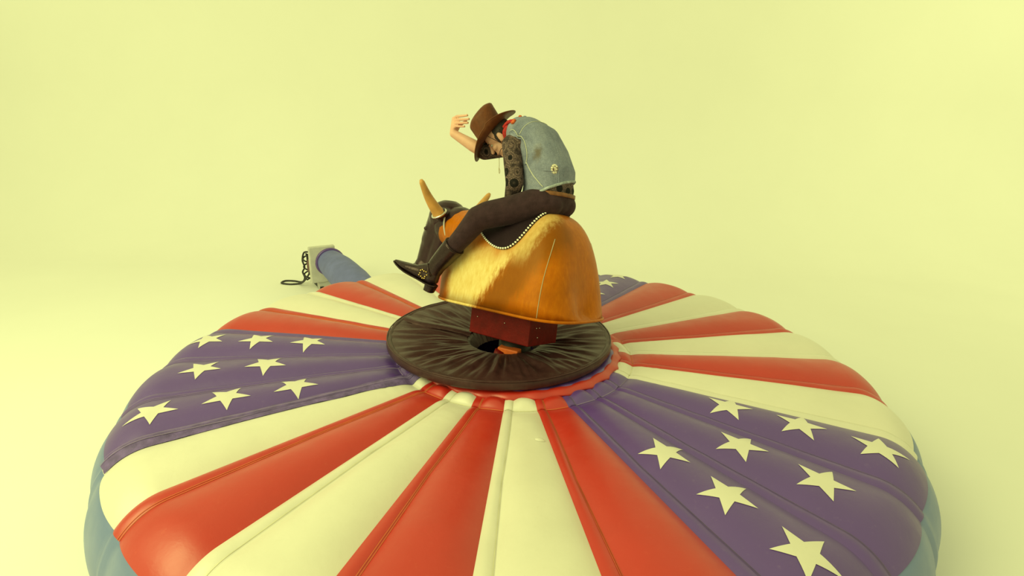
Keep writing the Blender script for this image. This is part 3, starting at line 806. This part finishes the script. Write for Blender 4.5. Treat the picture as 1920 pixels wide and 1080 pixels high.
vline('back_seam', [(-0.20, 0.06, 1.05), (-0.28, 0.06, 0.95), (-0.33, 0.055, 0.85)], 0.0018, 'denim')
vline('pocket_seam', [(-0.215, 0.16, 0.86), (-0.265, 0.135, 0.862), (-0.300, 0.105, 0.868), (-0.305, 0.10, 0.84), (-0.31, 0.095, 0.80)], 0.0030, 'denim')
# pale frayed hem that follows the cut edge
bm = bmesh.new(); bm.from_mesh(vest.data)
hv = [v.co.copy() for v in bm.verts if abs((v.co + OFF - HEM_CO).dot(HEM_NO)) < 0.0015]; bm.free()
cc = sum(hv, Vector()) / max(1, len(hv)); ux, wx = frame_of(HEM_NO)
bins = {}
for p in hv:
    a = math.atan2((p - cc).dot(wx), (p - cc).dot(ux)); k = int((a + PI) / (2*PI) * 60) % 60
    if k not in bins or (p - cc).length > (bins[k] - cc).length: bins[k] = p
hl = [bins[k] for k in sorted(bins)]
tube('frayed_hem', [p - HEM_NO * 0.004 for p in hl], 0.0085, 'fringe', vest, 8, True)
# round embroidered patch low on the back
def decal(name, c, r, mat, parent, tree, lift=0.004, squash=1.0, n=24, rings=4):
    co, no, _, _ = tree.find_nearest(Vector(c) - OFF); u_, w_ = frame_of(no); V = [co + no * lift]
    for s_ in range(1, rings + 1):
        for k in range(n):
            q = co + (u_ * math.cos(2*PI*k/n) * squash + w_ * math.sin(2*PI*k/n)) * r * s_ / rings
            c2, n2, _, _ = tree.find_nearest(q); V.append(c2 + n2 * (lift if s_ < rings else 0.0005))
    F = [(0, 1 + k, 1 + (k + 1) % n) for k in range(n)]
    for s_ in range(rings - 1):
        for k in range(n):
            a, b = 1 + s_*n + k, 1 + s_*n + (k+1) % n; F.append((a, b, b + n, a + n))
    return mesh(name, V, F, mat, parent), co, no, u_, w_
pt, co, no, u_, w_ = decal('embroidered_patch', (-0.275, 0.125, 0.880), 0.031, 'patch', vest, vtree, squash=0.8)
# buttons and orange felt flowers near the collar
for c in ((0.075, 0.03, 1.222), (0.10, 0.09, 1.165)):
    decal('button', c, 0.011, 'denim', vest, vtree, 0.005)
for (c, m_) in (((0.125, 0.03, 1.225), 4), ((0.10, 0.085, 1.175), 6)):
    for k in range(m_):
        a = k * 2.4; q = Vector(c) + Vector((0.011 * math.cos(a), 0.012 * math.sin(a), -0.004 * k))
        co, no, _, _ = vtree.find_nearest(q - OFF)
        u = Union().ell(co + no * 0.008, (0.013, 0.012, 0.011), n=10); mesh('felt_petal', u.V, u.F, 'orangecloth', vest)
# collar band standing round the neck
ax = (Vector(SPINE[6]) - Vector(SPINE[5])).normalized(); ax = (ax + Vector((0.3, 0, 0.15))).normalized(); u_, w_ = frame_of(ax)
rg = []
for (d, r) in ((-0.02, 0.085), (0.005, 0.080), (0.028, 0.080), (0.034, 0.084), (0.024, 0.090), (-0.01, 0.098), (-0.024, 0.096)):
    rg.append([Vector((0.128, 0.01, 1.130)) + ax * d + (u_ * math.cos(2*PI*k/32) + w_ * math.sin(2*PI*k/32)) * r - OFF for k in range(32)])
V = [p for r in rg for p in r]; mesh('collar', V, grid_faces(7, 32, True), 'denim', vest)
# red bandana
cb = Vector((0.168, 0.018, 1.128)); rg = []
for (d, r) in ((-0.022, 0.066), (-0.008, 0.078), (0.012, 0.080), (0.026, 0.071), (0.014, 0.063), (-0.012, 0.060)):
    rg.append([cb + ax * (d + 0.004 * math.sin(5 * 2*PI*k/40)) + (u_ * math.cos(2*PI*k/40) + w_ * math.sin(2*PI*k/40)) * r - OFF for k in range(40)])
V = [p for r in rg for p in r]; F = grid_faces(6, 40, True) + [(5*40+k, 5*40+(k+1) % 40, (k+1) % 40, k) for k in range(40)]
ban = mesh('bandana', V, F, 'redcloth', per)
tube('bandana_tail', [p - OFF for p in spline([(0.195, 0.085, 1.145), (0.165, 0.095, 1.165), (0.135, 0.092, 1.178), (0.105, 0.088, 1.175)])], [0.010] * 10 + [0.012] * 9 + [0.014] * 6, 'redcloth', ban)
# trousers
tr = Union()
tr.loft([((-0.18, 0, 0.625), .095, .075), ((-0.188, 0, 0.665), .145, .112), ((-0.192, 0, 0.715), .150, .120), ((-0.194, 0, 0.745), .146, .117)], p=2.4)
tr.ell((-0.225, 0.07, 0.680), (.085, .085, .078)).ell((-0.225, -0.07, 0.680), (.085, .085, .078))
for s in (1, -1):
    h_, k_, b_ = HIP(s), KNEE(s), BTOP(s)
    tr.chain([(h_, .098), (h_.lerp(k_, .5), .088), (h_.lerp(k_, .85) + Vector((0, 0, 0.010)), .084), (k_ + Vector((0, 0, 0.006)), .076), (k_.lerp(b_, .5), .066), (b_, .058)])
    tr.ell(k_ + Vector((0.012, 0, 0.006)), (.072, .066, .070))
trs = tr.skin('trousers', 0.0065, 7, 'black_cloth', per, OFF)
# belt
bc = Vector((-0.194, 0, 0.735)); rg = []
for (z, e) in ((-0.013, 0.0), (-0.011, 0.007), (0.011, 0.007), (0.013, 0.0)):
    rg.append([bc + Vector((-(.120 + e) * math.cos(2*PI*k/48), (.152 + e) * math.sin(2*PI*k/48), z)) - OFF for k in range(48)])
V = [p for r in rg for p in r]; mesh('belt', V, grid_faces(4, 48, True) + [(3*48+k, 3*48+(k+1) % 48, (k+1) % 48, k) for k in range(48)], 'belt', per)
# boots
for s in (1, -1):
    A, B_ = ANK(s), BTOP(s)
    d = Vector((0.30, s * 0.060, 0.095)).normalized()
    lat = Vector((0, 1, 0)); lat = (lat - d * lat.dot(d)).normalized(); nn = d.cross(lat); nn = nn if nn.z > 0 else -nn
    heel = A + Vector((0.010, s * 0.002, -0.075))
    bt = Union()
    bt.loft([(B_ + (B_ - A).normalized() * 0.012, .069, .066), (B_, .070, .067), (B_.lerp(A, .45), .063, .062), (B_.lerp(A, .85), .053, .056), (A + Vector((0.006, 0, -0.02)), .046, .054)], lat)
    bt.chain([(A, .050), (heel + nn * 0.012, .042)]).cap(A + Vector((0.01, 0, -0.01)), .047, heel + d * 0.12 + nn * 0.012, .034)
    st_ = [(-0.035, .026, .030, .014), (0.0, .036, .042, .006), (0.07, .037, .044, .006), (0.14, .041, .037, 0.0), (0.20, .042, .029, -.006), (0.25, .033, .022, -.010), (0.295, .018, .015, -.012), (0.325, .007, .008, -.012)]
    bt.loft([(heel + d * x + nn * (zz), a, b) for (x, a, b, zz) in st_], lat, p=2.2)
    bo = bt.skin('boot', 0.0055, 4, 'black_leather', per, OFF)
    # sole and stacked heel
    V = []; sol = [(-0.045, .020), (-0.02, .036), (0.03, .038), (0.09, .033), (0.15, .041), (0.20, .044), (0.25, .036), (0.30, .020), (0.332, .006)]
    rgs = []
    for (x, a) in sol:
        zb = -0.036 if x < 0.1 else -0.036 + 0.0 * x
        c = heel + d * x + nn * lerp_tab(x, [(-.045, -.030), (0.0, -.036), (0.07, -.038), (0.14, -.037), (0.20, -.035), (0.25, -.032), (0.295, -.027), (0.33, -.020)]) - OFF
        rgs.append([c + lat * a + nn * .004, c - lat * a + nn * .004, c - lat * a - nn * .005, c + lat * a - nn * .005])
    V, F = rings_mesh(rgs); mesh('sole', V, F, 'black_leather', bo, False)
    rgs = []
    for (q, a, b) in ((0, .039, .040), (0.5, .036, .037), (1, .034, .035)):
        c = heel - nn * (0.040 + 0.042 * q) + d * (-0.006 + 0.004 * q) - OFF
        rgs.append([c + lat * a * math.cos(2*PI*k/20) + d * b * math.copysign(abs(math.sin(2*PI*k/20)) ** 0.6, math.sin(2*PI*k/20)) for k in range(20)])
    V, F = rings_mesh(rgs); mesh('heel', V, F, 'black_leather', bo, False)
    # top binding and pull strap
    bn = (B_ - A).normalized(); l2 = (lat - bn * lat.dot(bn)).normalized(); w2 = bn.cross(l2)
    tube('top_binding', [B_ + bn * 0.014 + l2 * .070 * math.cos(2*PI*k/36) + w2 * .067 * math.sin(2*PI*k/36) - OFF for k in range(36)], 0.004, 'black_leather', bo, 6, True)
    tree = bvh_of(bo)
    hc_ = heel + d * 0.055 + nn * 0.012 + lat * s * 0.05
    for k in range(11):
        a = 2*PI*k/11; q = hc_ + (d * math.cos(a) + nn * math.sin(a)) * (0.030 if k % 3 else 0.022)
        co, no, _, _ = tree.find_nearest(q - OFF)
        u = Union().ell(co + no * 0.002, (0.0062,) * 3, n=8); mesh('stud', u.V, u.F, 'gold', bo)
    sp = snap(tree, [heel + d * (0.12 - 0.0 * t) + lat * s * 0.06 + nn * (0.05 - 0.12 * t) - OFF for t in (0, .2, .4, .6)], 0.002)
    sp2 = snap(tree, [p - OFF for p in [A + lat * s * .06 + d * .05 + nn * .02, A + lat * s * .06 + d * .01 - nn * .02, A + lat * s * .06 - d * .03 - nn * .045]], 0.003)
    tube('harness_strap', sp2, 0.006, 'black_leather', bo, 8)
# hat
def hatp(x, y, z): return HC + RH @ Vector((x, y, z)) - OFF
V = []; NA = 72; rings = []
for i in range(17):      # brim from outside in
    t = 1 - i / 16
    ring = []
    for k in range(NA):
        a = 2*PI*k/NA; ca, sa_ = math.cos(a), math.sin(a)
        rx, ry = 0.103 + (0.208 - 0.103) * t, 0.083 + (0.180 - 0.083) * t
        y = ry * sa_; curl = 0.048 * (sa_ * sa_) ** 1.2 * t ** 1.7
        y *= 1 - 0.20 * t * t * sa_ * sa_
        z = curl - 0.022 * t * t * (ca * ca) - (0.012 * t if ca > 0 else 0)
        ring.append(hatp(rx * ca, y, z))
    rings.append(ring)
for i in range(1, 21):   # crown up, rounded shoulder, dented top
    t = i / 20; ring = []
    for k in range(NA):
        a = 2*PI*k/NA; ca, sa_ = math.cos(a), math.sin(a)
        if t < 0.62:
            q = t / 0.62; z = 0.130 * q; rx, ry = 0.103 + 0.004 * q, 0.083 - 0.006 * q
        else:
            q = (t - 0.62) / 0.38; z = 0.130 + 0.034 * (1 - (1 - q) ** 2) - 0.022 * max(0, q - 0.55); rx, ry = 0.107 * (1 - q) ** 0.62 + 0.0006, 0.077 * (1 - q) ** 0.62 + 0.0006
        pin = max(0, ca) ** 4 * 0.22 * (min(1, t / 0.62) ** 2)
        x = rx * ca - 0.036 * min(1, t / 0.62); y = ry * sa_ * (1 - pin)
        z += 0.004 * ca * ca * min(1, t / 0.62) * (1 if t < .62 else (1 - q))
        ring.append(hatp(x, y, z))
    rings.append(ring)
V = [p for r in rings for p in r]; F = grid_faces(len(rings), NA, True); F.append(tuple(range((len(rings)-1)*NA, len(rings)*NA)))
hat = mesh('cowboy_hat', V, F, 'hat', per)
md = hat.modifiers.new('thickness', 'SOLIDIFY'); md.thickness = 0.0045; md.offset = 0
bandp = lambda z: [hatp((0.103 + 0.004 * z / .138 + .003) * math.cos(a) - 0.036 * z/.138, (0.083 - 0.006 * z / .138 + .003) * math.sin(a), z + 0.006 * math.cos(a) ** 2 * 0) for a in [2*PI*k/60 for k in range(60)]]
b0, b1 = bandp(0.006), bandp(0.026)
mesh('hat_band', b0 + b1, grid_faces(2, 60, True), 'hat', hat)
tube('brim_edge', rings[0], 0.0038, 'hat', hat, 6, True)
# chin cord: past the ear under the jaw, its long end hanging loose in front of the sleeve
tube('chin_cord', spline([hatp(0.03, 0.078, -0.005), hp_(0.012, 0.080, -0.055) - OFF, hp_(-0.004, 0.068, -0.105) - OFF, Vector((0.165, 0.12, 1.00)) - OFF, Vector((0.145, 0.155, 0.93)) - OFF]), 0.0022, 'dark_cord', hat, 6)
tube('cord_end', spline([Vector((0.145, 0.155, 0.93)) - OFF, Vector((0.125, 0.17, 0.885)) - OFF, Vector((0.120, 0.175, 0.862)) - OFF, Vector((0.114, 0.177, 0.840)) - OFF, Vector((0.108, 0.18, 0.836)) - OFF, Vector((0.106, 0.18, 0.848)) - OFF, Vector((0.118, 0.175, 0.868)) - OFF]), 0.0018, 'cord', hat, 6)

# ------------------------------------------------------------------ air blower behind the mattress
dirv = (P1 - P0).normalized(); ang = math.atan2(dirv.y, dirv.x)
bl = empty('air_blower', (P0.x, P0.y, 0), Matrix.Rotation(ang, 3, 'Z'), 'pale grey air blower with coiled cable beside the blue inflation sleeve', 'blower')
# local: +x towards the mattress
box('outlet_plate', (-0.02, -0.085, 0.325), (0.035, 0.155, 0.225), 'grey_metal', bl, 0.012)
rg = []
for j in range(2):
    y = -0.13 + 0.26 * j; rg.append([Vector((-0.20 + (0.17 + 0.03 * k / 32) * math.cos(2*PI*k/32), y, 0.25 + (0.17 + 0.03 * k / 32) * math.sin(2*PI*k/32))) for k in range(32)])
V, F = rings_mesh(rg); hs = mesh('fan_housing', V, F, 'grey_metal', bl, False)
for sgn in (-1, 1):
    V, F = tube_vf([(-0.20, sgn * 0.125, 0.25), (-0.20, sgn * 0.20, 0.25), (-0.20, sgn * 0.215, 0.25)], [0.11, 0.11, 0.09], 24); mesh('motor_end', V, F, 'maroon', hs)
    tube('intake_ring', [(-0.20 + 0.13 * math.cos(2*PI*k/24), sgn * 0.137, 0.25 + 0.13 * math.sin(2*PI*k/24)) for k in range(24)], 0.010, 'dark', hs, 6, True)
for sgn in (-1, 1):
    box('foot', (-0.17, sgn * 0.12, 0.02), (0.18, 0.022, 0.02), 'dark', bl, 0.004)
box('stand', (-0.06, 0, 0.07), (0.05, 0.15, 0.06), 'grey_metal', bl, 0.006)
tube('carry_handle', spline([(-0.28, -0.08, 0.40), (-0.29, -0.08, 0.475), (-0.20, -0.08, 0.49), (-0.12, -0.08, 0.475), (-0.10, -0.08, 0.42)]), 0.010, 'dark', bl)
for (y, z) in ((-0.10, 0.50), (-0.03, 0.505), (-0.11, 0.43)):
    u = Union().ell((-0.056, y, z), (0.012,) * 3, n=10); mesh('screw_knob', u.V, u.F, 'maroon', bl)
box('switch_box', (-0.33, -0.17, 0.30), (0.035, 0.03, 0.08), 'dark', bl, 0.006)
pts = [(-0.33, -0.18, 0.42), (-0.38, -0.22, 0.40), (-0.40, -0.24, 0.30), (-0.36, -0.23, 0.22), (-0.40, -0.25, 0.15), (-0.36, -0.24, 0.08), (-0.40, -0.27, 0.02), (-0.52, -0.34, 0.012), (-0.58, -0.44, 0.012), (-0.50, -0.50, 0.012), (-0.40, -0.42, 0.012), (-0.36, -0.32, 0.014), (-0.26, -0.30, 0.05), (-0.12, -0.27, 0.14), (-0.04, -0.22, 0.27), (-0.02, -0.20, 0.36)]
tube('power_cable', spline(pts), 0.011, 'cable', bl, 8)
tube('coiled_cable', spline([(-0.36 + 0.035 * math.cos(k * 1.1), -0.21 + 0.03 * math.sin(k * 1.1), 0.40 - 0.018 * k) for k in range(21)], 4), 0.010, 'cable', bl, 8)
